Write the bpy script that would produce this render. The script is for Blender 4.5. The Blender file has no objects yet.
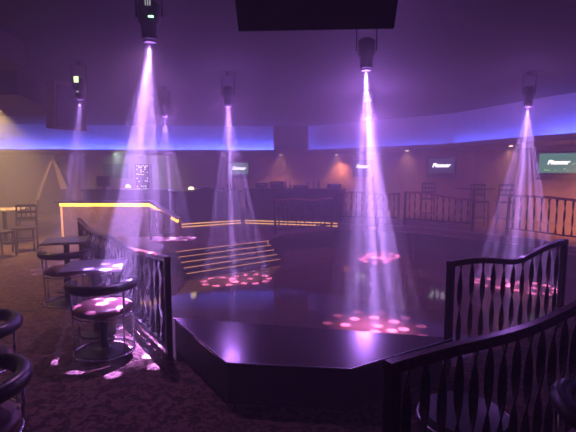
import bpy, bmesh, math, random
from mathutils import Vector, Matrix
random.seed(7)
PI = math.pi
S = bpy.context.scene
COL = S.collection

# ------------------------------------------------------------------ camera
F, YH, CH = 430.0, 172.0, 1.60           # focal length in px, horizon row, eye height
TH = math.atan((216 - YH) / F)
cam = bpy.data.objects.new('camera', bpy.data.cameras.new('camera'))
COL.objects.link(cam)
cam.location = (0, 0, CH)
cam.rotation_euler = (PI / 2 - TH, 0, 0)
cam.data.sensor_width = 36
cam.data.lens = F / 576 * 36
cam.data.clip_start = 0.02
cam.data.clip_end = 200
S.camera = cam

def ray(px, py):
    a, b = px - 288, 216 - py
    return Vector((a, F * math.cos(TH) + b * math.sin(TH), -F * math.sin(TH) + b * math.cos(TH)))
def at(px, py, z):                       # where the view ray of a pixel meets the plane of height z
    d = ray(px, py); t = (z - CH) / d.z
    return Vector((d.x * t, d.y * t, z))
def on(px, py, y):                       # where it meets the depth y
    d = ray(px, py); t = y / d.y
    return Vector((d.x * t, y, CH + d.z * t))

# ------------------------------------------------------------------ materials
MATS = {}
def mat(name, col, rough=0.5, metal=0.0, var=0.15, scale=20.0, bump=0.0, spec=0.5, coat=0.0, emit=None, estr=0.0):
    m = bpy.data.materials.new(name); m.use_nodes = True
    nt = m.node_tree; N = nt.nodes; b = N['Principled BSDF']
    b.inputs['Roughness'].default_value = rough
    b.inputs['Metallic'].default_value = metal
    b.inputs['Specular IOR Level'].default_value = spec
    b.inputs['Coat Weight'].default_value = coat
    b.inputs['Coat Roughness'].default_value = 0.06
    tc = N.new('ShaderNodeTexCoord'); nz = N.new('ShaderNodeTexNoise')
    nz.inputs['Scale'].default_value = scale; nz.inputs['Detail'].default_value = 4
    nt.links.new(tc.outputs['Object'], nz.inputs['Vector'])
    r = N.new('ShaderNodeValToRGB')
    r.color_ramp.elements[0].position = 0.3; r.color_ramp.elements[1].position = 0.7
    r.color_ramp.elements[0].color = tuple(c * (1 - var) for c in col) + (1,)
    r.color_ramp.elements[1].color = tuple(min(1, c * (1 + var)) for c in col) + (1,)
    nt.links.new(nz.outputs['Fac'], r.inputs['Fac'])
    nt.links.new(r.outputs['Color'], b.inputs['Base Color'])
    if bump:
        bp = N.new('ShaderNodeBump'); bp.inputs['Strength'].default_value = bump; bp.inputs['Distance'].default_value = 0.01
        nt.links.new(nz.outputs['Fac'], bp.inputs['Height']); nt.links.new(bp.outputs['Normal'], b.inputs['Normal'])
    if emit:
        b.inputs['Emission Color'].default_value = tuple(emit) + (1,)
        b.inputs['Emission Strength'].default_value = estr
    MATS[name] = m
    return m

M = dict(
    rail_metal=mat('rail_metal', (0.012, 0.010, 0.010), 0.45, 0.3),
    hand=mat('handrail_wood', (0.14, 0.045, 0.04), 0.25, 0, 0.3, 30, coat=0.4),
    chrome=mat('chrome', (0.75, 0.75, 0.78), 0.12, 1.0, 0.03),
    vinyl=mat('black_vinyl', (0.018, 0.017, 0.020), 0.32, 0, 0.1, 60, 0.05),
    seat=mat('maroon_vinyl', (0.13, 0.045, 0.05), 0.38, 0, 0.2, 40, 0.05),
    table=mat('grey_laminate', (0.16, 0.15, 0.17), 0.25, 0, 0.15, 25),
    blackmetal=mat('black_metal', (0.015, 0.015, 0.016), 0.5, 0.2),
    black=mat('black_paint', (0.010, 0.010, 0.010), 0.6, 0, 0.1),
    stage=mat('stage_front', (0.010, 0.008, 0.008), 0.6, 0, 0.3, 8, 0.1),
    stagetop=mat('stage_top', (0.035, 0.012, 0.012), 0.2, 0, 0.4, 6, coat=0.1),
    trim=mat('steel_trim', (0.45, 0.42, 0.45), 0.3, 1.0, 0.1),
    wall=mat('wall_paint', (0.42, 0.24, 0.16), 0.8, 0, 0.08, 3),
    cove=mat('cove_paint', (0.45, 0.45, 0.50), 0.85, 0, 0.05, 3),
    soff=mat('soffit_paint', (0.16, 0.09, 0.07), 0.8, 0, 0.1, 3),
    ceil=mat('ceiling_paint', (0.018, 0.016, 0.018), 0.9, 0, 0.15, 2),
    duct=mat('brown_paint', (0.04, 0.024, 0.018), 0.8, 0, 0.2, 3),
    stone=mat('bar_stone', (0.15, 0.085, 0.055), 0.7, 0, 0.6, 9, 0.6),
    darkwood=mat('dark_wood', (0.020, 0.012, 0.011), 0.35, 0, 0.3, 12),
    chairwood=mat('chair_wood', (0.03, 0.015, 0.010), 0.4, 0, 0.3, 12),
    drape=mat('maroon_drape', (0.025, 0.008, 0.008), 0.85, 0, 0.3, 5),
    pale=mat('pale_cloth', (0.55, 0.42, 0.30), 0.8, 0, 0.15, 6),
    speaker=mat('speaker_cloth', (0.17, 0.085, 0.055), 0.8, 0, 0.15, 40),  # brown tone puts the warm light on the cabinet into its colour
    gold=mat('gold_led', (0.6, 0.4, 0.1), 0.5, emit=(1.0, 0.50, 0.03), estr=3.5),
    goldmid=mat('gold_led_mid', (0.6, 0.4, 0.1), 0.5, emit=(1.0, 0.45, 0.10), estr=2.2),
    golddim=mat('gold_led_dim', (0.6, 0.4, 0.1), 0.5, emit=(1.0, 0.42, 0.16), estr=0.9),
    lens=mat('lamp_lens', (0.9, 0.9, 0.9), 0.1, emit=(0.85, 0.7, 1.0), estr=40.0),
    lensdim=mat('lamp_lens_dim', (0.9, 0.9, 0.9), 0.1, emit=(0.85, 0.7, 1.0), estr=3.0),
    down=mat('downlight_lens', (0.9, 0.9, 0.9), 0.2, emit=(1.0, 0.72, 0.45), estr=9.0),
    green=mat('green_indicator', (0.2, 0.8, 0.3), 0.3, emit=(0.25, 1.0, 0.35), estr=7.0),
    display=mat('fixture_display', (0.5, 0.6, 0.4), 0.3, emit=(0.75, 1.0, 0.45), estr=2.2),
    display_dim=mat('vent_glow', (0.5, 0.5, 0.5), 0.3, emit=(0.8, 0.9, 0.8), estr=0.5),
    screen=mat('screen_glass', (0.02, 0.03, 0.03), 0.15, emit=(0.08, 0.27, 0.19), estr=1.2),
    screen_grey=mat('grey_screen_glass', (0.02, 0.03, 0.03), 0.15, emit=(0.22, 0.34, 0.30), estr=0.9),
    screen_dim=mat('dim_screen_glass', (0.02, 0.02, 0.03), 0.15, emit=(0.10, 0.12, 0.20), estr=0.35),
    logo=mat('screen_letters', (0.8, 0.8, 0.8), 0.5, emit=(1.0, 0.95, 1.0), estr=3.0),
    leaf=mat('screen_blobs', (0.4, 0.6, 0.3), 0.5, emit=(0.35, 0.75, 0.30), estr=1.0),
    led=mat('rack_leds', (0.9, 0.9, 0.9), 0.3, emit=(1.0, 0.85, 1.0), estr=5.0),
    lamp=mat('lamp_glow', (0.9, 0.8, 0.6), 0.3, emit=(1.0, 0.75, 0.35), estr=5.0),
    glass=mat('bottle_glass', (0.10, 0.06, 0.03), 0.1, 0, 0.2),
)

def carpet_mat():
    m = bpy.data.materials.new('patterned_carpet'); m.use_nodes = True
    nt = m.node_tree; N = nt.nodes; b = N['Principled BSDF']; b.inputs['Roughness'].default_value = 0.95
    b.inputs['Specular IOR Level'].default_value = 0.1
    tc = N.new('ShaderNodeTexCoord')
    n1 = N.new('ShaderNodeTexNoise'); n1.inputs['Scale'].default_value = 15; n1.inputs['Detail'].default_value = 3; n1.inputs['Distortion'].default_value = 1.2
    n2 = N.new('ShaderNodeTexNoise'); n2.inputs['Scale'].default_value = 140; n2.inputs['Detail'].default_value = 2
    nt.links.new(tc.outputs['Object'], n1.inputs['Vector']); nt.links.new(tc.outputs['Object'], n2.inputs['Vector'])
    r = N.new('ShaderNodeValToRGB'); e = r.color_ramp.elements
    e[0].position = 0.44; e[0].color = (0.10, 0.055, 0.055, 1)
    e[1].position = 0.56; e[1].color = (0.28, 0.165, 0.14, 1)
    nt.links.new(n1.outputs['Fac'], r.inputs['Fac'])
    mx = N.new('ShaderNodeMix'); mx.data_type = 'RGBA'; mx.blend_type = 'MULTIPLY'; mx.inputs['Factor'].default_value = 0.6
    nt.links.new(r.outputs['Color'], mx.inputs['A']); nt.links.new(n2.outputs['Color'], mx.inputs['B'])
    nt.links.new(mx.outputs['Result'], b.inputs['Base Color'])
    bp = N.new('ShaderNodeBump'); bp.inputs['Strength'].default_value = 0.5; bp.inputs['Distance'].default_value = 0.01
    nt.links.new(n2.outputs['Fac'], bp.inputs['Height']); nt.links.new(bp.outputs['Normal'], b.inputs['Normal'])
    return m
def dance_mat():
    m = bpy.data.materials.new('polished_dance_floor'); m.use_nodes = True
    nt = m.node_tree; N = nt.nodes; b = N['Principled BSDF']
    tc = N.new('ShaderNodeTexCoord'); br = N.new('ShaderNodeTexBrick')
    br.inputs['Scale'].default_value = 1.0; br.inputs['Brick Width'].default_value = 1.2; br.inputs['Row Height'].default_value = 0.11
    br.inputs['Mortar Size'].default_value = 0.002
    br.inputs['Color1'].default_value = (0.105, 0.034, 0.022, 1); br.inputs['Color2'].default_value = (0.08, 0.024, 0.018, 1)
    br.inputs['Mortar'].default_value = (0.01, 0.005, 0.005, 1)
    nt.links.new(tc.outputs['Object'], br.inputs['Vector']); nt.links.new(br.outputs['Color'], b.inputs['Base Color'])
    nz = N.new('ShaderNodeTexNoise'); nz.inputs['Scale'].default_value = 1.6; nz.inputs['Detail'].default_value = 2
    nt.links.new(tc.outputs['Object'], nz.inputs['Vector'])
    bp = N.new('ShaderNodeBump'); bp.inputs['Strength'].default_value = 0.05; bp.inputs['Distance'].default_value = 0.05
    nt.links.new(nz.outputs['Fac'], bp.inputs['Height']); nt.links.new(bp.outputs['Normal'], b.inputs['Normal'])
    b.inputs['Roughness'].default_value = 0.07
    b.inputs['Specular IOR Level'].default_value = 0.6
    return m
M['carpet'] = carpet_mat(); M['dance'] = dance_mat()

# ------------------------------------------------------------------ mesh helpers
def V(*a): return Vector(a)
def box(bm, c, s, rz=0.0, rx=0.0, bev=0.0):
    r = bmesh.ops.create_cube(bm, size=1.0)
    mt = Matrix.Translation(Vector(c)) @ Matrix.Rotation(rz, 4, 'Z') @ Matrix.Rotation(rx, 4, 'X') @ Matrix.Diagonal((s[0], s[1], s[2], 1))
    bmesh.ops.transform(bm, matrix=mt, verts=r['verts'])
    if bev:
        ed = list({e for v in r['verts'] for e in v.link_edges})
        bmesh.ops.bevel(bm, geom=ed, offset=bev, segments=2, affect='EDGES', profile=0.5)
def tube(bm, pts, r, seg=10, closed=False, cap=True, rad=None):
    pts = [Vector(p) for p in pts]; n = len(pts); rings = []
    for i, p in enumerate(pts):
        if closed: t = pts[(i + 1) % n] - pts[i - 1]
        else: t = pts[min(i + 1, n - 1)] - pts[max(i - 1, 0)]
        t.normalize()
        up = Vector((0, 0, 1)) if abs(t.z) < 0.95 else Vector((0, 1, 0))
        a = t.cross(up).normalized(); b = t.cross(a).normalized()
        rr = rad[i] if rad else r
        rings.append([bm.verts.new(p + (a * math.cos(2 * PI * k / seg) + b * math.sin(2 * PI * k / seg)) * rr) for k in range(seg)])
    for i in range(n if closed else n - 1):
        A, B = rings[i], rings[(i + 1) % n]
        for k in range(seg):
            bm.faces.new((A[k], A[(k + 1) % seg], B[(k + 1) % seg], B[k]))
    if cap and not closed:
        bm.faces.new(rings[0][::-1]); bm.faces.new(rings[-1])
def sweep(bm, pts, w, h):                # a bar of rounded-rectangle section along pts
    pts = [Vector(p) for p in pts]; n = len(pts); rings = []
    sec = []
    c = 0.3
    for sx, sy in ((1, 1), (-1, 1), (-1, -1), (1, -1)):
        pr = ((sx * w / 2, sy * h / 2 * (1 - c)), (sx * w / 2 * (1 - c), sy * h / 2))
        sec += pr if sx * sy > 0 else pr[::-1]
    for i, p in enumerate(pts):
        t = (pts[min(i + 1, n - 1)] - pts[max(i - 1, 0)]).normalized()
        a = t.cross(Vector((0, 0, 1))).normalized(); b = a.cross(t).normalized()
        rings.append([bm.verts.new(p + a * x + b * y) for x, y in sec])
    k8 = len(sec)
    for i in range(n - 1):
        for k in range(k8):
            bm.faces.new((rings[i][k], rings[i][(k + 1) % k8], rings[i + 1][(k + 1) % k8], rings[i + 1][k]))
    bm.faces.new(rings[0][::-1]); bm.faces.new(rings[-1])
def lathe(bm, prof, seg=32, c=(0, 0, 0)):
    c = Vector(c); rings = []
    for r, z in prof:
        rings.append([bm.verts.new(c + Vector((max(r, 1e-4) * math.cos(2 * PI * k / seg), max(r, 1e-4) * math.sin(2 * PI * k / seg), z))) for k in range(seg)])
    for A, B in zip(rings, rings[1:]):
        for k in range(seg): bm.faces.new((A[k], A[(k + 1) % seg], B[(k + 1) % seg], B[k]))
    bm.faces.new(rings[0][::-1]); bm.faces.new(rings[-1])
def prism(bm, poly, z0, z1):
    lo = [bm.verts.new((p[0], p[1], z0)) for p in poly]; hi = [bm.verts.new((p[0], p[1], z1)) for p in poly]
    n = len(poly)
    bm.faces.new(lo[::-1]); bm.faces.new(hi)
    for i in range(n): bm.faces.new((lo[i], lo[(i + 1) % n], hi[(i + 1) % n], hi[i]))
def slab(bm, a, b, z0, z1, th):          # upright slab from plan point a to b, thickness th to its right side
    a, b = Vector(a[:2]), Vector(b[:2]); d = (b - a).normalized(); nrm = Vector((d.y, -d.x)) * th
    prism(bm, [a, b, b + nrm, a + nrm], z0, z1)
def obj(name, bm, m, parent=None, smooth=False):
    bmesh.ops.recalc_face_normals(bm, faces=bm.faces[:])
    me = bpy.data.meshes.new(name); bm.to_mesh(me); bm.free()
    for mm in (m if isinstance(m, (list, tuple)) else [m]): me.materials.append(mm)
    if smooth:
        for p in me.polygons: p.use_smooth = True
        if smooth != 'all':
            try: me.set_sharp_from_angle(angle=math.radians(40))
            except Exception: pass
    o = bpy.data.objects.new(name, me); COL.objects.link(o)
    if parent: o.parent = parent
    return o
def B(): return bmesh.new()
def thing(name, label, cat, loc=(0, 0, 0), rz=0.0, group=None):
    o = bpy.data.objects.new(name, None); COL.objects.link(o)
    o.location = loc; o.rotation_euler = (0, 0, rz); o.empty_display_size = 0.1
    return tag(o, label, cat, group)
def tag(o, label, cat, group=None):
    o['label'] = label; o['category'] = cat
    if group: o['group'] = group
    return o
def struct(name, bm, m):
    o = obj(name, bm, m); o['kind'] = 'structure'; return o
def dup(root, loc, rz, label, group=None):
    r = root.copy(); COL.objects.link(r); r.location = loc; r.rotation_euler = (0, 0, rz); r['label'] = label
    if group: r['group'] = group
    for ch in list(root.children):
        if ch.type == 'LIGHT': continue
        c = ch.copy(); COL.objects.link(c); c.parent = r
        for g in ch.children:
            d = g.copy(); COL.objects.link(d); d.parent = c
    return r

# ------------------------------------------------------------------ plan of the room
ZD = -0.45                               # sunken dance floor
TIER = 0.15
CEIL = 3.5
PLAT_H = 0.30
pA, pB, pC, pD = at(175, 318, PLAT_H), at(228, 362, PLAT_H), at(350, 368, PLAT_H), at(451, 338, PLAT_H)
l0 = at(170.5, 360, 0)                     # foot of the left rail's near post
l1 = at(79, 218, 0.88); l1.z = 0
r0 = at(449, 262, 0.88); r0.z = 0
r1 = at(566, 239, 0.92); r1.z = 0
s0, s1 = at(176, 251.5, 0), at(268, 240.5, 0)
DF = [V(l0.x + 0.06, l0.y - 0.02), V(l1.x + 0.05, l1.y + 0.05), V(-3.1, 8.0), V(s0.x, s0.y), V(s1.x, s1.y),
      V(-0.1, 11.0), V(1.3, 11.9), V(3.35, 11.3), V(5.3, 9.1), V(5.7, 7.4), V(r1.x - 0.03, r1.y + 0.06), V(r0.x - 0.06, r0.y - 0.02)]
FR = [V(-13.5, 16.4), V(-9.8, 17.0), V(-5.6, 17.5), V(0.6, 17.7), V(4.9, 13.9), V(6.1, 10.8), V(6.9, 9.4), V(8.2, 6.0), V(9.0, 1.0)]     # soffit front line
def offset(pl, d):
    out = []
    for i, p in enumerate(pl):
        a = pl[max(i - 1, 0)]; b = pl[min(i + 1, len(pl) - 1)]
        t = (b - a).normalized(); out.append(p + Vector((-t.y, t.x)) * d)
    return out
UP = offset(FR, 0.6)
LO = offset(FR, 2.1)

# floor with the sunken dance floor cut out of it
bm = B()
outer = [V(-16, -2), V(12, -2), V(12, 23), V(-16, 23)]
vo = [bm.verts.new((p.x, p.y, 0)) for p in outer]; vi = [bm.verts.new((p.x, p.y, 0)) for p in DF]
ed = [bm.edges.new((vo[i], vo[(i + 1) % 4])) for i in range(4)]
ei = [bm.edges.new((vi[i], vi[(i + 1) % len(vi)])) for i in range(len(vi))]
bmesh.ops.triangle_fill(bm, edges=ed + ei, use_beauty=True)
inside = []
def in_poly(p, poly):
    c = False; j = len(poly) - 1
    for i in range(len(poly)):
        a, b = poly[i], poly[j]
        if (a.y > p.y) != (b.y > p.y) and p.x < (b.x - a.x) * (p.y - a.y) / (b.y - a.y) + a.x: c = not c
        j = i
    return c
bmesh.ops.delete(bm, geom=[f for f in bm.faces if in_poly(f.calc_center_median(), DF)], context='FACES_ONLY')
lo = [bm.verts.new((p.x, p.y, ZD)) for p in DF]
for i in range(len(DF)):
    j = (i + 1) % len(DF)
    f = bm.faces.new((vi[i], vi[j], lo[j], lo[i])); f.material_index = 1
struct('floor', bm, [M['carpet'], M['darkwood']])
bm = B(); bm.faces.new([bm.verts.new((p.x, p.y, ZD)) for p in DF])
struct('dance_floor', bm, M['dance'])

# ceiling, walls, soffit with cove
bm = B(); prism(bm, [V(-16, -2), V(12, -2), V(12, 23), V(-16, 23)], CEIL, CEIL + 0.1)
struct('ceiling', bm, M['ceil'])
names = ['left', 'rear_left', 'rear', 'rear_right', 'right_far', 'right_middle', 'right', 'right_near']
def wall_run(pl, z0, z1, th, m, nm, idx):
    bm = B()
    for a, b in zip(pl, pl[1:]): slab(bm, b, a, z0, z1, th)
    return struct(nm, bm, m)
wall_run(LO[:4], 0, 2.55, 0.12, M['wall'], 'wall_rear', 0)
wall_run(LO[3:], 0, 2.55, 0.12, M['wall'], 'wall_right', 0)
bm = B(); slab(bm, (-16, -2), (-16, 23), 0, CEIL, -0.1); struct('wall_left', bm, M['wall'])
wall_run(UP, 2.40, CEIL, 0.10, M['cove'], 'trim_1', 0)
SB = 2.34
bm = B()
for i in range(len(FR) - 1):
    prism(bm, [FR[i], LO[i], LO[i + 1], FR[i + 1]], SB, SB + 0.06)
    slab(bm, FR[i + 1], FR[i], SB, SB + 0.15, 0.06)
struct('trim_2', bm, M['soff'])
# raised floor along the right and rear-right wall
edge = [V(1.45, 12.1), V(3.45, 11.45), V(5.45, 9.15), V(5.85, 7.3), V(6.3, 4.0)]
bm = B(); prism(bm, edge + [V(8.6, 4.0), V(8.0, 11.6), V(6.7, 14.4), V(4.4, 16.2), V(1.45, 16.6)], 0.0, TIER)
struct('raised_floor', bm, M['carpet'])
bm = B()
for a, b in zip(edge, edge[1:]): slab(bm, b, a, TIER - 0.03, TIER + 0.008, 0.03)
struct('trim_3', bm, M['trim'])
# dropped brown bulkheads in the ceiling over the left seating
bm = B(); prism(bm, [V(-9.5, 3.0), V(-3.4, 3.0), V(-3.9, 6.6), V(-9.5, 6.6)], 3.12, CEIL)
prism(bm, [V(-12, 8.0), V(-4.9, 8.0), V(-5.6, 11.0), V(-12, 11.0)], 3.0, CEIL)
struct('trim_4', bm, M['duct'])

# ------------------------------------------------------------------ stage platform
plat = thing('stage_platform', 'low black half-hexagon platform with glossy top in the foreground', 'platform', (0.1, 3.3, 0))
O = Vector((0.1, 3.3))
poly = [V(p.x, p.y) - O for p in (pA, pB, pC, pD)]
bm = B(); prism(bm, poly, 0, PLAT_H - 0.03); obj('body', bm, M['stage'], plat)
bm = B(); cen = sum(poly, Vector((0, 0))) / 4
prism(bm, [cen + (p - cen) * 1.012 for p in poly], PLAT_H - 0.03, PLAT_H); obj('top', bm, M['stagetop'], plat)
bm = B()
pp = [cen + (p - cen) * 1.016 for p in poly]
for a, b in zip(pp, pp[1:]): tube(bm, [(a.x, a.y, PLAT_H - 0.004), (b.x, b.y, PLAT_H - 0.004)], 0.005, 6)
obj('edge_trim', bm, M['trim'], plat)
bm = B()
a, b = poly[0], poly[3]
prism(bm, [a, b, b + V(0.0, 0.30), a + V(0.06, 0.30)], ZD, -0.0); 
obj('rear_riser', bm, M['stage'], plat)

# ------------------------------------------------------------------ railings
def interp(pts, s):
    if s <= pts[0][0]: return pts[0][1]
    for (a, za), (b, zb) in zip(pts, pts[1:]):
        if s <= b:
            t = (s - a) / max(b - a, 1e-6); return za + (zb - za) * t
    return pts[-1][1]
def railing(label, p0, p1, zb, top, spacing=0.145, bw=0.040, twist=400, postw=0.05, loft=0.10, group=None, hw=0.055, hh=0.05, skip_end=False):
    """top: list of pixels on the upper edge of the handrail, or list of (s, z)"""
    p0, p1 = Vector((p0[0], p0[1])), Vector((p1[0], p1[1])); L = (p1 - p0).length; d = (p1 - p0) / L
    rz = math.atan2(d.y, d.x)
    prof = []
    if top[0][0] > 20:
        n = Vector((-d.y, d.x))
        for px, py in top:
            r = ray(px, py); t = (p0.x * n.x + p0.y * n.y) / (r.x * n.x + r.y * n.y)
            h = r * t; s = (Vector((h.x, h.y)) - p0).dot(d); prof.append((s, CH + h.z - zb))
        prof.sort()
    else: prof = top
    def z_at(s):                         # smoothed
        w = 0.06 * L / 2
        return sum(interp(prof, s + k * w / 3) for k in range(-3, 4)) / 7
    root = thing('railing', label, 'railing', (p0.x, p0.y, zb), rz, group)
    nseg = 28
    bm = B(); sweep(bm, [(L * i / nseg, 0, z_at(L * i / nseg) - hh / 2) for i in range(nseg + 1)], hw, hh)
    obj('handrail', bm, M['hand'], root, True)
    bm = B(); sweep(bm, [(0, 0, loft), (L, 0, loft)], 0.04, 0.03); obj('bottom_rail', bm, M['rail_metal'], root)
    for s in (postw / 2, L - postw / 2):
        bm = B(); box(bm, (s, 0, (z_at(s) - 0.02) / 2), (postw, postw, z_at(s) - 0.02), bev=0.004); obj('post', bm, M['rail_metal'], root)
    n = max(2, int(round(L / spacing)))
    for i in range(1, n):
        s = L * i / n; z0, z1 = loft + 0.01, z_at(s) - hh * 0.7
        bm = B(); K = 18; rings = []
        ph = (i % 2) * 0.6
        for k in range(K + 1):
            u = k / K; a = math.radians(twist) * u + ph; ca, sa = math.cos(a), math.sin(a); w, t = bw / 2, 0.004
            rings.append([bm.verts.new((s + x * ca - y * sa, x * sa + y * ca, z0 + (z1 - z0) * u)) for x, y in ((w, t), (-w, t), (-w, -t), (w, -t))])
        for A, Bq in zip(rings, rings[1:]):
            for q in range(4): bm.faces.new((A[q], A[(q + 1) % 4], Bq[(q + 1) % 4], Bq[q]))
        bm.faces.new(rings[0][::-1]); bm.faces.new(rings[-1])
        obj('baluster', bm, M['rail_metal'], root)
    return root
railing('curvy black railing running back beside the two square tables and stools', l0, l1, 0,
        [(170, 257), (160, 254), (147, 251), (138, 249.5), (127, 246), (117, 240), (107, 234), (97, 231), (88, 227), (79, 217.5)])
railing('short railing with twisted balusters and rising handrail behind the right end of the platform', r0, r1, 0,
        [(446, 262), (461.7, 258.6), (481, 257), (497.8, 258), (511.7, 259.2), (522.8, 257), (533.9, 250.8), (545, 245.3), (559, 240.5), (571, 237.8)])
n0, n1 = at(388, 362, 0.88), at(640, 286, 0.90)
railing('nearest railing across the lower right corner, its handrail sweeping upward', n0, n1, 0,
        [(640, 272), (600, 291), (576, 303), (560, 311), (545, 318), (525, 326), (500, 333), (475, 339), (460, 342), (430, 350), (400, 358), (388, 362)], spacing=0.105)
# rails around the far side of the floor
railing('far railing standing on the raised floor below the large right screen', at(506, 236.5, TIER), V(5.75, 7.9), TIER,
        [(506, 195.5), (520, 194.7), (532, 195), (550, 196.2), (576, 199), (596, 203)], spacing=0.16, loft=0.2, hw=0.05, hh=0.05)
railing('hazy far railing under the second screen from the right', V(3.15, 11.62), V(4.5, 10.35), TIER,
        [(0, 0.93), (0.5, 0.93), (1.0, 0.87), (1.5, 0.80), (1.9, 0.82)], spacing=0.15, loft=0.2)
railing('far railing in front of the bar, behind the middle of the dance floor', V(-0.35, 11.0), V(1.25, 12.05), 0,
        [(0, 0.90), (0.6, 0.92), (1.2, 0.86), (1.9, 0.90)], spacing=0.14, loft=0.12)
railing('far railing in the haze behind the tallest middle light beam', V(1.35, 12.15), V(3.05, 11.72), TIER,
        [(0, 0.90), (0.6, 0.92), (1.2, 0.86), (1.9, 0.90)], spacing=0.15, loft=0.2)
railing('short dark railing beside the sloping end of the gold-lit low wall', at(150, 240, 0), at(177, 236, 0), 0,
        [(0, 0.75), (0.3, 0.68), (0.6, 0.52), (0.9, 0.42)], spacing=0.2, loft=0.1)

# ------------------------------------------------------------------ steps down to the floor
d = (V(s1.x, s1.y) - V(s0.x, s0.y)); L = d.length; d.normalize(); nrm = Vector((d.y, -d.x))
st = thing('stairs', 'wide steps with golden edge strips leading down to the dance floor', 'stairs', (s0.x, s0.y, 0), math.atan2(d.y, d.x))
RISE, RUN = 0.09, 0.12
for k in range(4):
    h = -ZD - RISE * (k + 1)
    bm = B(); box(bm, (L / 2, -RUN * (k + 0.5), ZD + h / 2), (L, RUN, h)); obj('step', bm, M['darkwood'], st)
for k in range(5):
    bm = B(); box(bm, (L / 2, -RUN * k - 0.006, -RISE * k - 0.006), (L, 0.012, 0.010)); obj('edge_strip', bm, M['golddim'], st)
bm = B(); box(bm, (L - 0.006, -0.008, -RISE / 2), (0.012, 0.014, RISE)); obj('edge_strip', bm, M['golddim'], st)

# ------------------------------------------------------------------ stools and square tables
def arc(r, a0, a1, z, n=24): return [(r * math.cos(a0 + (a1 - a0) * i / n), r * math.sin(a0 + (a1 - a0) * i / n), z) for i in range(n + 1)]
def make_stool(label, loc, rz, group):
    t = thing('tub_stool', label, 'stool', loc, rz, group)
    bm = B(); tube(bm, arc(0.25, 0, 2 * PI, 0.012, 40)[:-1], 0.012, 10, closed=True); obj('base_ring', bm, M['chrome'], t, 'all')
    for a in (20, 160, 215, 325):
        a = math.radians(a); r = 0.25
        bm = B(); tube(bm, [(r * math.cos(a), r * math.sin(a), 0.015), (r * 1.02 * math.cos(a), r * 1.02 * math.sin(a), 0.38), (r * 1.06 * math.cos(a), r * 1.06 * math.sin(a), 0.60)], 0.009, 8)
        obj('upright', bm, M['chrome'], t, 'all')
    a0, a1 = math.radians(-200), math.radians(20); n = 28
    pts = arc(0.262, a0, a1, 0.62, n)
    rad = [0.043 * min(1, 0.35 + 3.0 * min(i, n - i) / n * 2) for i in range(n + 1)]
    bm = B(); tube(bm, pts, 0.05, 14, rad=rad); obj('backrest', bm, M['vinyl'], t, 'all')
    bm = B(); lathe(bm, [(0.0, 0.365), (0.215, 0.365), (0.238, 0.378), (0.245, 0.40), (0.238, 0.425), (0.21, 0.44), (0.12, 0.448), (0.0, 0.45)]); obj('seat', bm, M['seat'], t, 'all')
    bm = B(); tube(bm, arc(0.245, 0, 2 * PI, 0.355, 40)[:-1], 0.009, 8, closed=True); obj('seat_ring', bm, M['chrome'], t, 'all')
    bm = B(); lathe(bm, [(0.20, 0.002), (0.20, 0.012), (0.06, 0.025), (0.032, 0.04), (0.032, 0.365), (0.0, 0.366)], 24); obj('column', bm, M['blackmetal'], t, True)
    return t
GS = 'tub stools around the railings'
b1 = at(105, 351, 0)
stool = make_stool('round chrome stool with lit maroon seat in front of the nearer square table', b1, math.radians(8), GS)
dup(stool, at(68, 302, 0), math.radians(14), 'round chrome stool at the farther square table by the railing')
dup(stool, at(-26, 421, 0), math.radians(85), 'dark tub stool at the left edge of the photo, the upper of two')
dup(stool, (-1.53, 1.90, 0), math.radians(80), 'dark tub stool in the bottom left corner, nearest to the camera on the left')
t = thing('pouf', 'low round pouf seen between the balusters of the nearest railing', 'stool', (0.98, 2.26, 0))
bm = B(); lathe(bm, [(0.0, 0.04), (0.23, 0.04), (0.25, 0.07), (0.25, 0.24), (0.22, 0.28), (0.0, 0.29)], 36); obj('cushion', bm, M['vinyl'], t, True)
bm = B(); tube(bm, arc(0.251, 0, 2 * PI, 0.245, 40)[:-1], 0.006, 8, closed=True); obj('piping', bm, M['trim'], t, 'all')
bm = B(); lathe(bm, [(0.2, 0.0), (0.2, 0.04), (0.0, 0.041)], 24); obj('base', bm, M['blackmetal'], t, True)
dup(stool, (1.42, 1.66, 0), math.radians(-60), 'dark tub stool in the bottom right corner in front of the nearest railing')

def make_table(label, loc, rz, w, h, group):
    t = thing('cafe_table', label, 'table', loc, rz, group)
    bm = B(); box(bm, (0, 0, h - 0.016), (w, w, 0.032), bev=0.006); obj('tabletop', bm, M['table'], t)
    bm = B(); box(bm, (0, 0, h - 0.016), (w + 0.008, w + 0.008, 0.018), bev=0.003); obj('edge_band', bm, M['trim'], t)
    bm = B(); lathe(bm, [(0.035, 0.03), (0.035, h - 0.05), (0.10, h - 0.04), (0.10, h - 0.033)], 20); obj('column', bm, M['blackmetal'], t, True)
    bm = B(); lathe(bm, [(0.15, 0.0), (0.15, 0.014), (0.08, 0.03), (0.0, 0.032)], 32); obj('base', bm, M['blackmetal'], t, True)
    return t
tb = make_table('nearer square grey table beside the left railing', V(*at(94.5, 264.5, 0.70)[:2], 0), math.radians(14), 0.54, 0.70, 'square tables by the railing')
dup(tb, V(*at(66, 239.5, 0.70)[:2], 0), math.radians(20), 'farther square table, behind the first, near the end of the left railing')

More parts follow.
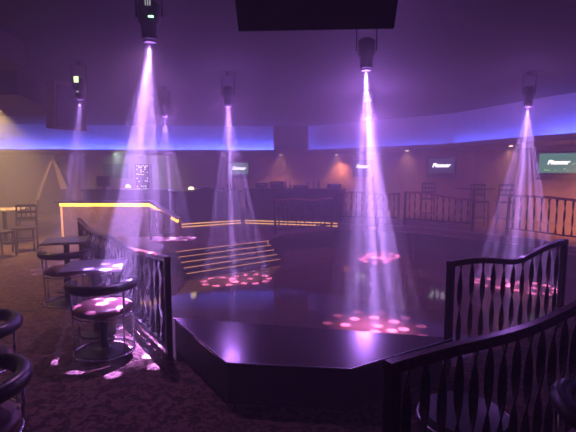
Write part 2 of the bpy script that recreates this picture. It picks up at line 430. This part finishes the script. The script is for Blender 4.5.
# ------------------------------------------------------------------ ladder chairs and high tables
def make_chair(label, loc, rz, sh=0.62, group=None):
    t = thing('ladder_chair', label, 'chair', loc, rz, group)
    w = 0.40
    bm = B(); box(bm, (0, 0, sh), (w, w, 0.045), bev=0.012); obj('seat', bm, M['chairwood'], t)
    for sx in (-1, 1):
        for sy, top in ((1, sh - 0.02), (-1, sh + 0.46)):
            bm = B(); tube(bm, [(sx * 0.19, sy * 0.19, 0), (sx * 0.18, sy * 0.18, sh), (sx * 0.18, sy * 0.18 - (0.06 if sy < 0 else 0), top)] if sy < 0 else [(sx * 0.19, 0.19, 0), (sx * 0.18, 0.18, top)], 0.017, 8)
            obj('leg', bm, M['chairwood'], t)
    for k, z in enumerate((0.18, 0.31, 0.44)):
        bm = B(); box(bm, (0, -0.19 - 0.06 * z / 0.46 * 1.0 + 0.01, sh + z), (0.36, 0.018, 0.055)); obj('back_slat', bm, M['chairwood'], t)
    for k in (-1, 0, 1):
        bm = B(); box(bm, (k * 0.09, -0.212, sh + 0.31), (0.016, 0.014, 0.28)); obj('back_spindle', bm, M['chairwood'], t)
    bm = B(); box(bm, (0, 0.185, 0.22), (0.36, 0.02, 0.02)); obj('footrail', bm, M['chairwood'], t)
    bm = B(); box(bm, (0, -0.185, 0.22), (0.36, 0.02, 0.02)); obj('footrail', bm, M['chairwood'], t)
    return t
def make_high_table(label, loc, rz, h=0.95, group=None):
    t = thing('high_table', label, 'table', loc, rz, group)
    bm = B(); box(bm, (0, 0, h - 0.02), (0.75, 0.75, 0.04), bev=0.008); obj('tabletop', bm, M['pale'] if 'left' in label else M['chairwood'], t)
    bm = B(); tube(bm, [(0, 0, 0.02), (0, 0, h - 0.04)], 0.045, 14); obj('column', bm, M['blackmetal'], t)
    bm = B(); lathe(bm, [(0.28, 0), (0.28, 0.02), (0.06, 0.05), (0, 0.05)], 28); obj('base', bm, M['blackmetal'], t, True)
    return t
GC = 'ladder back chairs'
tl = on(4, 208, 9.6)
make_high_table('wooden table at the left edge of the photo', (tl.x, 9.6, 0), 0.3, 0.78, 'wooden tables')
ch = make_chair('ladder back chair beside the wooden table at the left edge', V(*at(26, 250, 0)[:2], 0), math.radians(200), 0.46, GC)
dup(ch, V(*at(0, 256, 0)[:2], 0), math.radians(-20), 'ladder back chair at the left edge, cut by the photo frame')
dup(ch, V(*at(29, 238, 0)[:2], 0), math.radians(120), 'ladder back chair farther back beside the wooden table')
hc = make_chair('high ladder back chair on the raised floor, left of its pair', (5.15, 11.55, TIER), math.radians(170), 0.66, GC)
dup(hc, (5.75, 11.35, TIER), math.radians(150), 'high ladder back chair on the raised floor, right of its pair')
dup(hc, (4.2, 12.9, TIER), math.radians(160), 'high ladder back chair in the haze under the second screen from the right')
make_high_table('high dark table between the chairs on the raised floor', (5.35, 12.35, TIER), 0.4, 1.0, 'wooden tables')

# ------------------------------------------------------------------ light effect fixtures hung from the ceiling
def make_fixture(label, loc, lensm, ind=0, rz=0.0):
    t = thing('effect_light', label, 'stage light', loc, rz, 'effect lights hung from the ceiling')
    H = CEIL - loc[2]
    bm = B(); lathe(bm, [(0.055, 0.015), (0.075, 0.03), (0.08, 0.16), (0.105, 0.20), (0.105, 0.36), (0.07, 0.385), (0, 0.386)], 24); obj('housing', bm, M['black'], t, True)
    bm = B(); lathe(bm, [(0.05, 0.0), (0.06, 0.0), (0.065, 0.035), (0.045, 0.035)], 24); obj('lens_ring', bm, M['blackmetal'], t, True)
    bm = B(); lathe(bm, [(0.0, 0.006), (0.044, 0.012), (0.044, 0.02), (0, 0.021)], 20); obj('lens', bm, lensm, t, 'all')
    bm = B(); tube(bm, [(-0.125, 0, 0.24), (-0.125, 0, H - 0.06), (0.125, 0, H - 0.06), (0.125, 0, 0.24)], 0.011, 8)
    obj('yoke', bm, M['blackmetal'], t)
    bm = B(); tube(bm, [(0, 0, H - 0.06), (0, 0, H)], 0.02, 10); lathe(bm, [(0.06, H - 0.012), (0.06, H)], 16); obj('mount', bm, M['blackmetal'], t)
    if ind:
        if ind == 1:
            bm = B(); box(bm, (0.045, -0.096, 0.215), (0.045, 0.016, 0.014)); obj('indicator_light', bm, M['green'], t)
            for k in range(3):
                bm = B(); box(bm, (0.0 + 0.022 * k, -0.106, 0.35), (0.007, 0.01, 0.075)); obj('vent_light', bm, M['display_dim'], t)
        else:
            bm = B(); box(bm, (0.0, -0.106, 0.33), (0.075, 0.012, 0.10)); obj('display', bm, M['display'], t)
            bm = B(); box(bm, (0.0, -0.084, 0.13), (0.04, 0.016, 0.02)); obj('indicator_light', bm, M['display_dim'], t)
    return t
def gobo(light, rings, dot=0.024, soft=0.7, base=0.20, strength=1.0):
    """light shaped by a pierced plate: rings of round holes in the plane of direction tangents"""
    light.use_nodes = True; nt = light.node_tree; N = nt.nodes; Lk = nt.links
    em = next(n for n in N if n.type == 'EMISSION')
    tc = N.new('ShaderNodeTexCoord'); sep = N.new('ShaderNodeSeparateXYZ'); Lk.new(tc.outputs['Normal'], sep.inputs[0])
    def m(op, a, b=None):
        n = N.new('ShaderNodeMath'); n.operation = op
        for i, v in enumerate((a, b)):
            if v is None: continue
            if isinstance(v, (int, float)): n.inputs[i].default_value = v
            else: Lk.new(v, n.inputs[i])
        return n.outputs[0]
    az = m('ABSOLUTE', sep.outputs[2])
    u = m('DIVIDE', sep.outputs[0], az); v = m('DIVIDE', sep.outputs[1], az)
    total = None
    for cx, cy, R, n, w in rings:
        x = m('SUBTRACT', u, cx); y = m('SUBTRACT', v, cy)
        r = m('SQRT', m('ADD', m('MULTIPLY', x, x), m('MULTIPLY', y, y)))
        if n > 1:
            th = m('ADD', m('ARCTAN2', y, x), PI * 4)
            k = 2 * PI / n
            fo = m('SUBTRACT', m('MODULO', th, k), k / 2)
            dx = m('SUBTRACT', m('MULTIPLY', r, m('COSINE', fo)), R); dy = m('MULTIPLY', r, m('SINE', fo))
            dd = m('SQRT', m('ADD', m('MULTIPLY', dx, dx), m('MULTIPLY', dy, dy)))
        else: dd = r
        mr = N.new('ShaderNodeMapRange'); mr.interpolation_type = 'SMOOTHSTEP'
        mr.inputs['From Min'].default_value = dot * soft; mr.inputs['From Max'].default_value = dot
        mr.inputs['To Min'].default_value = w; mr.inputs['To Max'].default_value = 0.0
        Lk.new(dd, mr.inputs['Value'])
        total = mr.outputs[0] if total is None else m('ADD', total, mr.outputs[0])
    rr = m('SQRT', m('ADD', m('MULTIPLY', u, u), m('MULTIPLY', v, v)))
    mr = N.new('ShaderNodeMapRange'); mr.interpolation_type = 'SMOOTHSTEP'
    mr.inputs['From Min'].default_value = 0.02; mr.inputs['From Max'].default_value = 0.20
    mr.inputs['To Min'].default_value = base; mr.inputs['To Max'].default_value = 0.0
    Lk.new(rr, mr.inputs['Value'])
    total = m('MULTIPLY', m('ADD', total, mr.outputs[0]), strength)
    Lk.new(total, em.inputs['Strength'])
DOUBLE = [(-0.085, 0, 0.108, 10, 1.0), (-0.085, 0, 0, 1, 0.8), (0.095, 0, 0.092, 8, 1.0), (0.02, 0.01, 0, 1, 1.2)]
SINGLE = [(0, 0, 0.115, 8, 1.0), (0, 0, 0.19, 11, 0.16), (0.03, 0.02, 0.04, 3, 1.3)]
VIO = (0.46, 0.18, 0.92)
def beam(name, pos, target, W, rings, color=(0.54, 0.28, 1.0), haze_fill=0.0, dot=0.024, size=30, roll=0.0, base=0.20):
    ld = bpy.data.lights.new(name, 'SPOT'); ld.energy = W; ld.color = color
    ld.spot_size = math.radians(size); ld.spot_blend = 0.15; ld.shadow_soft_size = 0.012
    gobo(ld, rings, dot, base=base)
    o = bpy.data.objects.new(name, ld); COL.objects.link(o)
    o.location = pos
    q = (Vector(target) - Vector(pos)).to_track_quat('-Z', 'Y')
    o.rotation_euler = (q.to_matrix() @ Matrix.Rotation(roll, 3, 'Z')).to_euler()
    if haze_fill:
        pd = bpy.data.lights.new(name + '_haze_fill', 'POINT'); pd.energy = haze_fill * HAZE_FILL; pd.color = VIO; pd.shadow_soft_size = 0.16  # added point lamp under the fixture, makes the surrounding haze glow violet
        po = bpy.data.objects.new(name + '_haze_fill', pd); COL.objects.link(po); po.location = Vector(pos) - Vector((0, 0, 0.03))
    return o
ZF = 2.85; HAZE_FILL = 8
FX = []
def fx(label, px, py, target, W, rings, z=ZF, haze_fill=0.0, lens='lens', ind=0, **kw):
    p = at(px, py, z)
    make_fixture(label, (p.x, p.y, z), M[lens], ind)
    beam('beam', (p.x, p.y, z - 0.004), target, W, rings, haze_fill=haze_fill, **kw)
    FX.append(p)
K = 34000
fx('brightest effect light with green indicator, hung above the near stool', 150, 43, at(128, 346, 0), K * 1.3, SINGLE, haze_fill=2, base=0.12, ind=1)
fx('effect light casting the tall beam right of the middle', 366, 71, at(374, 327, ZD), K * 1.0, SINGLE, haze_fill=7, base=0.32)
fx('small effect light at the right, beam falling beside the large screen', 528, 107, at(514, 285.5, ZD), K * 0.85, DOUBLE, haze_fill=9, base=0.10)
fx('faint effect light left of the middle, above the dotted rings in front of the steps', 228, 107, at(236, 280, ZD), K * 0.6, DOUBLE, haze_fill=11, base=0.10)
fx('unlit-looking effect light with pale display in front of the hanging speaker at left', 80, 100, at(72, 268, 0), K * 0.25, SINGLE, lens='lensdim', haze_fill=2, ind=2)
fx('distant effect light almost hidden behind the tall middle beam', 368.5, 119, at(379, 257.5, ZD), K * 1.4, DOUBLE, haze_fill=54, base=0.08)
fx('distant effect light hung behind the brightest beam', 165, 117, at(171, 238.5, 0), K * 0.6, DOUBLE, lens='lensdim', haze_fill=14, base=0.03)

# ------------------------------------------------------------------ things hung from the ceiling
def hung_speaker(label, loc, w, dpt, h, tilt, rz):
    t = thing('hanging_loudspeaker', label, 'speaker', loc, rz, 'hanging loudspeakers')
    bm = B()
    prof = [V(-w / 2, 0), V(w / 2, 0), V(w / 2 * 0.8, dpt), V(-w / 2 * 0.8, dpt)]
    prism(bm, prof, 0, h); bmesh.ops.rotate(bm, verts=bm.verts[:], cent=(0, 0, h), matrix=Matrix.Rotation(tilt, 3, 'X'))
    obj('cabinet', bm, M['speaker'], t)
    bm = B(); box(bm, (0, -0.012, h / 2), (w * 0.9, 0.02, h * 0.9)); bmesh.ops.rotate(bm, verts=bm.verts[:], cent=(0, 0, h), matrix=Matrix.Rotation(tilt, 3, 'X'))
    obj('grille', bm, M['black'], t)
    for s in (-1, 1):
        bm = B(); tube(bm, [(s * w * 0.3, dpt / 2, h - 0.02), (s * w * 0.3, dpt / 2, CEIL - loc[2])], 0.012, 8); obj('hanging_rod', bm, M['blackmetal'], t)
    return t
p = on(73, 130, 8.6)
hung_speaker('brown hanging loudspeaker at the upper left behind the small fixture', (p.x, 8.6, p.z), 0.62, 0.5, 0.9, math.radians(6), math.radians(52))
p = on(291, 152, 16.2)
hung_speaker('wide dark loudspeaker hung in front of the blue cove', (p.x, 16.2, p.z), 1.3, 0.6, 1.0, 0, 0)
# black tilted display in front at the top
p = on(315.5, 29, 3.35)
t = thing('ceiling_display', 'large black panel hung tilted from the ceiling at the top of the photo', 'panel', (p.x, 3.35, p.z), math.radians(-3))
bm = B(); box(bm, (0, 0, 0.34), (1.16, 0.07, 0.68), bev=0.01); bmesh.ops.rotate(bm, verts=bm.verts[:], cent=(0, 0, 0), matrix=Matrix.Rotation(math.radians(38), 3, 'X')); obj('cabinet', bm, M['black'], t)
bm = B(); box(bm, (0, 0.04, 0.34), (0.5, 0.05, 0.3)); bmesh.ops.rotate(bm, verts=bm.verts[:], cent=(0, 0, 0), matrix=Matrix.Rotation(math.radians(38), 3, 'X')); obj('rear_cover', bm, M['blackmetal'], t)
for s in (-0.3, 0.3):
    bm = B(); tube(bm, [(s, -0.18, 0.30), (s, -0.18, CEIL - p.z)], 0.015, 8); obj('hanging_rod', bm, M['blackmetal'], t)

# ------------------------------------------------------------------ wall screens
def text_mesh(body, size, shear, parent, loc, m, name):
    cu = bpy.data.curves.new('lettering', 'FONT'); cu.body = body; cu.size = size; cu.shear = shear; cu.align_x = 'CENTER'; cu.align_y = 'CENTER'
    cu.extrude = 0.002; cu.offset = size * 0.035
    o = bpy.data.objects.new('tmp', cu); COL.objects.link(o)
    me = bpy.data.meshes.new_from_object(o.evaluated_get(bpy.context.evaluated_depsgraph_get()))
    bpy.data.objects.remove(o)
    me.materials.clear(); me.materials.append(m)
    r = bpy.data.objects.new(name, me); COL.objects.link(r); r.parent = parent
    r.location = loc; r.rotation_euler = (PI / 2, 0, 0)
    return r
def screen(label, px, py, y, w, rz, blobs=False, sm='screen'):
    p = on(px, py, y); h = w * 0.62
    t = thing('wall_screen', label, 'television', (p.x, y, p.z - h / 2), rz, 'televisions on the walls')
    bm = B(); box(bm, (0, 0.05, h / 2), (w, 0.09, h), bev=0.012); obj('frame', bm, M['black'], t)
    bm = B(); box(bm, (0, 0.0, h / 2 + 0.012), (w * 0.85, 0.012, h * 0.80)); obj('screen', bm, M[sm], t)
    text_mesh('Pioneer', w * (0.15 if blobs else 0.19), 0.35, t, (0, -0.012, h / 2 + (0.03 if blobs else 0.02)), M['logo'], 'lettering')
    if blobs:
        bm = B()
        for bx, bz, r in ((-0.27, -0.16, 0.035), (-0.2, -0.17, 0.03), (-0.05, -0.17, 0.02), (0.15, -0.14, 0.03), (0.22, -0.18, 0.02), (0.33, -0.02, 0.03), (0.38, 0.0, 0.02)):
            box(bm, (bx * w, -0.008, h / 2 + bz * w), (r * w * 1.6, 0.004, r * w), bev=0.001)
        obj('picture', bm, M['leaf'], t)
    bm = B(); box(bm, (0, 0.02, -0.06), (w * 0.96, 0.07, 0.10)); obj('speaker_bar', bm, M['blackmetal'], t)
    bm = B(); box(bm, (0, 0.26, h / 2), (0.2, 0.36, 0.2)); obj('wall_bracket', bm, M['blackmetal'], t)
    return t
screen('television left of the middle on the rear wall', 238.7, 168.8, 18.9, 0.98, math.radians(10), sm='screen_grey')
screen('television glimpsed behind the tall middle beam', 362, 167, 17.4, 0.90, math.radians(-38), sm='screen_dim')
screen('television second from the right on the wall, dim in the haze', 441, 166, 14.9, 0.98, math.radians(-32), sm='screen_dim')
screen('largest television with bright green screen at the right edge', 558, 163.5, 11.8, 1.07, math.radians(-24), True)

# ------------------------------------------------------------------ left low wall with gold strip, bar counters
y0 = 10.6
w0, w1, w2 = on(61, 206, y0), on(151, 205.5, y0), on(179, 222, y0)
def shaped(bm, pts, ya, yb):
    f0 = [bm.verts.new((x, ya, z)) for x, z in pts]; f1 = [bm.verts.new((x, yb, z)) for x, z in pts]; n = len(pts)
    bm.faces.new(f0); bm.faces.new(f1[::-1])
    for i in range(n): bm.faces.new((f0[i], f0[(i + 1) % n], f1[(i + 1) % n], f1[i]))
t = thing('low_wall', 'low stone wall with glowing golden strip along its top, sloping at its right end', 'wall', (0, y0, 0))
bm = B(); shaped(bm, [(w0.x, 0), (w2.x, 0), (w2.x, w2.z), (w1.x, w1.z), (w0.x, w1.z)], 0, 0.25); obj('masonry', bm, M['stone'], t)
bm = B(); sweep(bm, [(w0.x - 0.08, 0.02, w1.z + 0.09), (w1.x, 0.02, w1.z + 0.09), (w2.x, 0.02, w2.z + 0.09)], 0.36, 0.06); obj('coping', bm, M['darkwood'], t)
bm = B(); sweep(bm, [(w0.x, -0.05, w1.z + 0.02), (w1.x, -0.05, w1.z + 0.02), (w2.x, -0.05, w2.z + 0.02)], 0.03, 0.075); obj('light_strip', bm, M['gold'], t)
bm = B(); box(bm, (w0.x + 0.02, -0.03, w1.z / 2), (0.035, 0.03, w1.z)); obj('light_strip', bm, M['golddim'], t)
ld = bpy.data.lights.new('strip_light', 'AREA'); ld.shape = 'RECTANGLE'; ld.size = w1.x - w0.x; ld.size_y = 0.03; ld.color = (1.0, 0.55, 0.12); ld.energy = 10
lo_ = bpy.data.objects.new('strip_light', ld); COL.objects.link(lo_); lo_.location = ((w0.x + w1.x) / 2, y0 - 0.16, w1.z + 0.05); lo_.rotation_euler = (math.radians(25), 0, 0)

def counter(label, pts, top, lip, strip, name='bar_counter'):
    c = pts[0]; t = thing(name, label, 'bar counter', (c[0], c[1], 0), 0, 'bar counters')
    P = [V(p[0] - c[0], p[1] - c[1]) for p in pts]
    bm = B()
    for a, b in zip(P, P[1:]): slab(bm, b, a, 0, top - 0.05, -(-0.45))
    obj('front_panel', bm, M['darkwood'], t)
    bm = B()
    Q = offset(P, -0.12)
    for a, b in zip(Q, Q[1:]): slab(bm, b, a, top - 0.05, top, 0.72)
    obj('countertop', bm, M['darkwood'], t)
    if strip:
        for zz in (0.02, 0.10):
            Q = offset(P, -0.03)
            bm = B(); sweep(bm, [(q.x, q.y, zz) for q in Q], 0.02, 0.02); obj('light_strip', bm, M['goldmid'], t)
    return t
g0, g1, g2 = at(176, 228, 0), at(274, 223.5, 0), at(350, 231, 0)
counter('long dark bar counter with golden double strip at its foot, left half', [g0, g1 - V(1.05, -0.0, 0)], 1.04, 0, True)
counter('long dark bar counter with golden double strip at its foot, right half', [g1 - V(0.9, 0, 0), V(0.9, 12.75), V(1.55, 12.5)], 1.10, 0, True)
counter('plain dark counter behind the gold-lit low wall', [V(-6.4, 13.4), V(-3.7, 13.4)], 1.06, 0, False, 'bar_counter')

# gear and lamps on the counters
def console(label, loc, rz, w, h):
    t = thing('sound_console', label, 'audio equipment', loc, rz, 'equipment on the bar counters')
    bm = B(); box(bm, (0, 0, h / 2), (w, 0.34, h), bev=0.01); obj('casing', bm, M['black'], t)
    bm = B()
    for k in range(5): lathe(bm, [(0.018, h), (0.015, h + 0.03), (0, h + 0.03)], 10, (-w * 0.4 + w * 0.2 * k, -0.05, 0))
    obj('knobs', bm, M['trim'], t)
    bm = B(); box(bm, (0, -0.174, h * 0.7), (w * 0.5, 0.008, 0.018)); obj('front_display', bm, M['trim'], t)
    return t
def pt(px, y): return on(px, 188, y).x
for px, y, z, w, h, lb in ((200, 12.72, 1.04, 0.5, 0.12, 'flat audio deck on the left end of the long bar'), (217, 12.85, 1.04, 0.42, 0.09, 'flat audio deck second from the left on the long bar'),
                        (262, 13.6, 1.10, 0.4, 0.16, 'raised audio deck on the middle of the long bar'), (277, 13.55, 1.10, 0.45, 0.2, 'tallest audio deck on the middle of the long bar'),
                        (300, 13.25, 1.10, 0.4, 0.1, 'flat audio deck right of the tallest one on the bar'), (334, 12.95, 1.10, 0.4, 0.14, 'audio deck at the right end of the long bar')):
    console(lb, (pt(px, y), y, z), 0.0, w, h)
def small_lamp(label, px, y, z):
    t = thing('counter_lamp', label, 'lamp', (on(px, 188, y).x, y, z), 0, 'small lamps on the counters')
    bm = B(); lathe(bm, [(0.06, 0), (0.06, 0.012), (0.012, 0.02), (0.012, 0.08), (0, 0.081)], 16); obj('base', bm, M['blackmetal'], t)
    bm = B(); lathe(bm, [(0.09, 0.06), (0.05, 0.13), (0.0, 0.135)], 16); obj('shade', bm, M['lamp'], t)
    return t
small_lamp('small glowing lamp on the left end of the long bar', 191, 12.45, 1.04)
small_lamp('small glowing lamp on the counter behind the low wall, under the bright beam', 128, 13.6, 1.06)
# monitor and lit cabinet behind the left counter
m0 = on(104, 191, 13.6)
t = thing('desk_monitor', 'small dark monitor standing on the counter behind the low wall', 'monitor', (m0.x, 13.6, 1.06), 0.1)
bm = B(); box(bm, (0, 0, 0.25), (0.42, 0.05, 0.32), bev=0.008); obj('screen', bm, M['black'], t)
bm = B(); tube(bm, [(0, 0.03, 0.01), (0, 0.03, 0.2)], 0.025, 10); lathe(bm, [(0.11, 0), (0.11, 0.012), (0.02, 0.02)], 16, (0, 0.03, 0)); obj('stand', bm, M['blackmetal'], t)
m0 = on(116, 171, 17.9)
t = thing('wall_monitor', 'dark switched-off screen on the wall behind the left counter', 'television', (m0.x, 17.9, m0.z - 0.3), 0.1)
bm = B(); box(bm, (0, 0, 0.3), (1.0, 0.08, 0.6), bev=0.01); obj('frame', bm, M['black'], t)
bm = B(); box(bm, (0, -0.042, 0.3), (0.9, 0.01, 0.5)); obj('screen', bm, M['vinyl'], t)
bm = B(); box(bm, (0, 0.3, 0.3), (0.16, 0.55, 0.16)); obj('wall_bracket', bm, M['blackmetal'], t)
m0 = on(144.5, 191, 14.6)
t = thing('equipment_rack', 'tall dark rack dotted with small white lights behind the left counter', 'equipment rack', (m0.x, 14.6, 0), 0.05)
bm = B(); box(bm, (0, 0, 0.93), (0.46, 0.4, 1.86), bev=0.01); obj('cabinet', bm, M['black'], t)
random.seed(3)
for zz in (1.80, 1.74, 1.68, 1.6, 1.52, 1.45, 1.38, 1.30, 1.12, 1.05):
    for k in range(6):
        if random.random() < 0.55 or zz == 1.80:
            bm = B(); box(bm, (-0.17 + 0.068 * k, -0.204, zz + random.uniform(-0.012, 0.012)), (0.03, 0.012, 0.022)); obj('indicator_light', bm, M['led'], t)
# bottles on the long bar
bi = 0
for px, y in ((227, 12.98), (231, 12.95), (235, 12.97), (286, 13.4), (290, 13.35), (308, 13.15), (314, 13.1), (319, 13.05)):
    bm = B(); lathe(bm, [(0.035, 0), (0.037, 0.01), (0.037, 0.16), (0.013, 0.21), (0.013, 0.27), (0, 0.271)], 12)
    o = obj('bottle', bm, M['glass'], None, True); o.location = (pt(px, y), y, 1.04 if px < 240 else 1.10)
    tag(o, 'small dark bottle standing on the long bar', 'bottle', 'bottles on the long bar')

# drape like a tent at the left of the rear wall
b0 = at(48, 214, 0); y = b0.y
ap, lf, rt = on(52.5, 161, y), on(32, 215, y), on(67, 215, y)
t = thing('tent_drape', 'maroon drape hung like a tent opening with pale edges', 'curtain', (ap.x, y, 0))
bm = B(); shaped(bm, [(lf.x - ap.x, 0), (rt.x - ap.x, 0), (rt.x - ap.x - 0.05, 0.95), (0, ap.z)], 0.05, 0.5); obj('cloth', bm, M['drape'], t)
def strip(bm, a, b, w0, w1):
    shaped(bm, [(a[0] - w0, a[1]), (a[0] + w0, a[1]), (b[0] + w1, b[1]), (b[0] - w1, b[1])], -0.02, 0.05)
bm = B(); strip(bm, (lf.x - ap.x, 0.0), (-0.04, ap.z), 0.04, 0.05); obj('pale_edge', bm, M['pale'], t)
bm = B(); strip(bm, (rt.x - ap.x - 0.04, 0.95), (0.06, ap.z), 0.14, 0.04); obj('pale_edge', bm, M['pale'], t)
bm = B(); tube(bm, [(0, 0.2, ap.z - 0.05), (0, 0.2, SB)], 0.015, 8); obj('hanging_rod', bm, M['blackmetal'], t)

# ------------------------------------------------------------------ recessed downlights in the soffit and their light, plus added wash spots
def spot(pos, target, W, col, size, blend=0.6, r=0.03):
    ld = bpy.data.lights.new('wash', 'SPOT'); ld.energy = W; ld.color = col; ld.spot_size = math.radians(size); ld.spot_blend = blend; ld.shadow_soft_size = r
    o = bpy.data.objects.new('wash', ld); COL.objects.link(o); o.location = pos
    o.rotation_euler = (Vector(target) - Vector(pos)).to_track_quat('-Z', 'Y').to_euler()
    return o
def downlight(label, p, W):
    t = thing('downlight', label, 'ceiling light', (p.x, p.y, SB), 0, 'recessed downlights under the soffit')
    bm = B(); lathe(bm, [(0.07, -0.006), (0.09, -0.006), (0.09, 0.0), (0.07, 0.0)], 20); obj('rim', bm, M['trim'], t)
    bm = B(); lathe(bm, [(0.0, -0.012), (0.05, -0.010), (0.068, -0.002), (0.0, -0.001)], 20); obj('bulb', bm, M['down'], t)
    spot((p.x, p.y, SB - 0.03), (p.x, p.y, 0), W * 1.3, (1.0, 0.40, 0.2), 110, 0.8)
DL = [(201, 156, 'small downlight glowing under the soffit, left of the left television'),
      (337, 154.8, 'small downlight glowing under the soffit in the middle'), (511, 146.2, 'small downlight glowing under the soffit left of the largest television'),
      (281, 155, 'small downlight under the soffit right of the left television'), (407, 150.8, 'small downlight under the soffit between the two middle televisions')]
for px, py, lb in DL: downlight(lb, at(px, py, SB - 0.01), 190)
for p, w in ((V(8.0, 9.2), 900), (V(7.5, 10.3), 700)): spot((p.x, p.y, SB - 0.03), (p.x, p.y, 0), w, (1.0, 0.36, 0.12), 120, 0.8)  # added warm spots without fittings, turn the right wall more orange
# warm pools over the left seating, greenish light behind the left counter
spot((-6.0, 9.0, 2.95), (-6.0, 9.0, 0), 800, (1.0, 0.62, 0.22), 110, 0.9)
spot((-4.6, 5.6, 2.95), (-4.2, 5.6, 0), 330, (1.0, 0.62, 0.22), 110, 1.0)
spot((FX[0].x, FX[0].y, ZF - 0.03), (-1.6, 3.0, 0), 80, (0.72, 0.30, 0.85), 115, 1.0)  # added purple wash at the first fixture, brightens the near carpet
spot((-9.5, 13.5, 3.3), (-9.5, 15, 0), 600, (1.0, 0.58, 0.28), 130, 0.9)  # added warm spot, offsets the purple cast on the left rear wall
spot((-6.4, 16.0, 2.30), (-6.6, 19.0, 1.0), 500, (0.6, 1.0, 0.6), 75, 0.9)
# blue tubes lying in the cove behind the soffit's lip
for i in range(len(FR) - 1):
    a, b = FR[i], FR[i + 1]; mid = (a + b) / 2; t = (b - a); n = Vector((-t.y, t.x)).normalized()
    ld = bpy.data.lights.new('cove_tube', 'AREA'); ld.shape = 'RECTANGLE'; ld.size = t.length; ld.size_y = 0.05
    ld.color = (0.08, 0.12, 1.0); ld.energy = (26.0 if i < 3 else 5.0 if i < 4 else 9.0 if i < 5 else 18.0) * t.length
    o = bpy.data.objects.new('cove_tube', ld); COL.objects.link(o)
    o.location = (mid.x + n.x * 0.38, mid.y + n.y * 0.38, SB + 0.09)
    z = -Vector((n.x * 0.45, n.y * 0.45, 0.89)).normalized(); x = Vector((t.x, t.y, 0)).normalized(); yv = z.cross(x)
    o.rotation_euler = Matrix((x, yv, z)).transposed().to_euler()
# ------------------------------------------------------------------ haze
w = bpy.data.worlds.new('haze'); S.world = w; w.use_nodes = True
nt = w.node_tree
nt.nodes['Background'].inputs['Color'].default_value = (0, 0, 0, 1); nt.nodes['Background'].inputs['Strength'].default_value = 0
vs = nt.nodes.new('ShaderNodeVolumeScatter'); vs.inputs['Density'].default_value = 0.05; vs.inputs['Anisotropy'].default_value = 0.0
vs.inputs['Color'].default_value = (0.95, 0.95, 0.95, 1)
nt.links.new(vs.outputs[0], nt.nodes['World Output'].inputs['Volume'])

S.view_settings.view_transform = 'Standard'
S.view_settings.look = 'None'
S.view_settings.gamma = 1.0
S.view_settings.exposure = 0.0
S.view_settings.use_curve_mapping = False
C = S.cycles
C.max_bounces = 6; C.diffuse_bounces = 3; C.glossy_bounces = 4; C.volume_bounces = 1
C.caustics_reflective = False; C.caustics_refractive = False
C.sample_clamp_indirect = 4.0; C.use_denoising = True
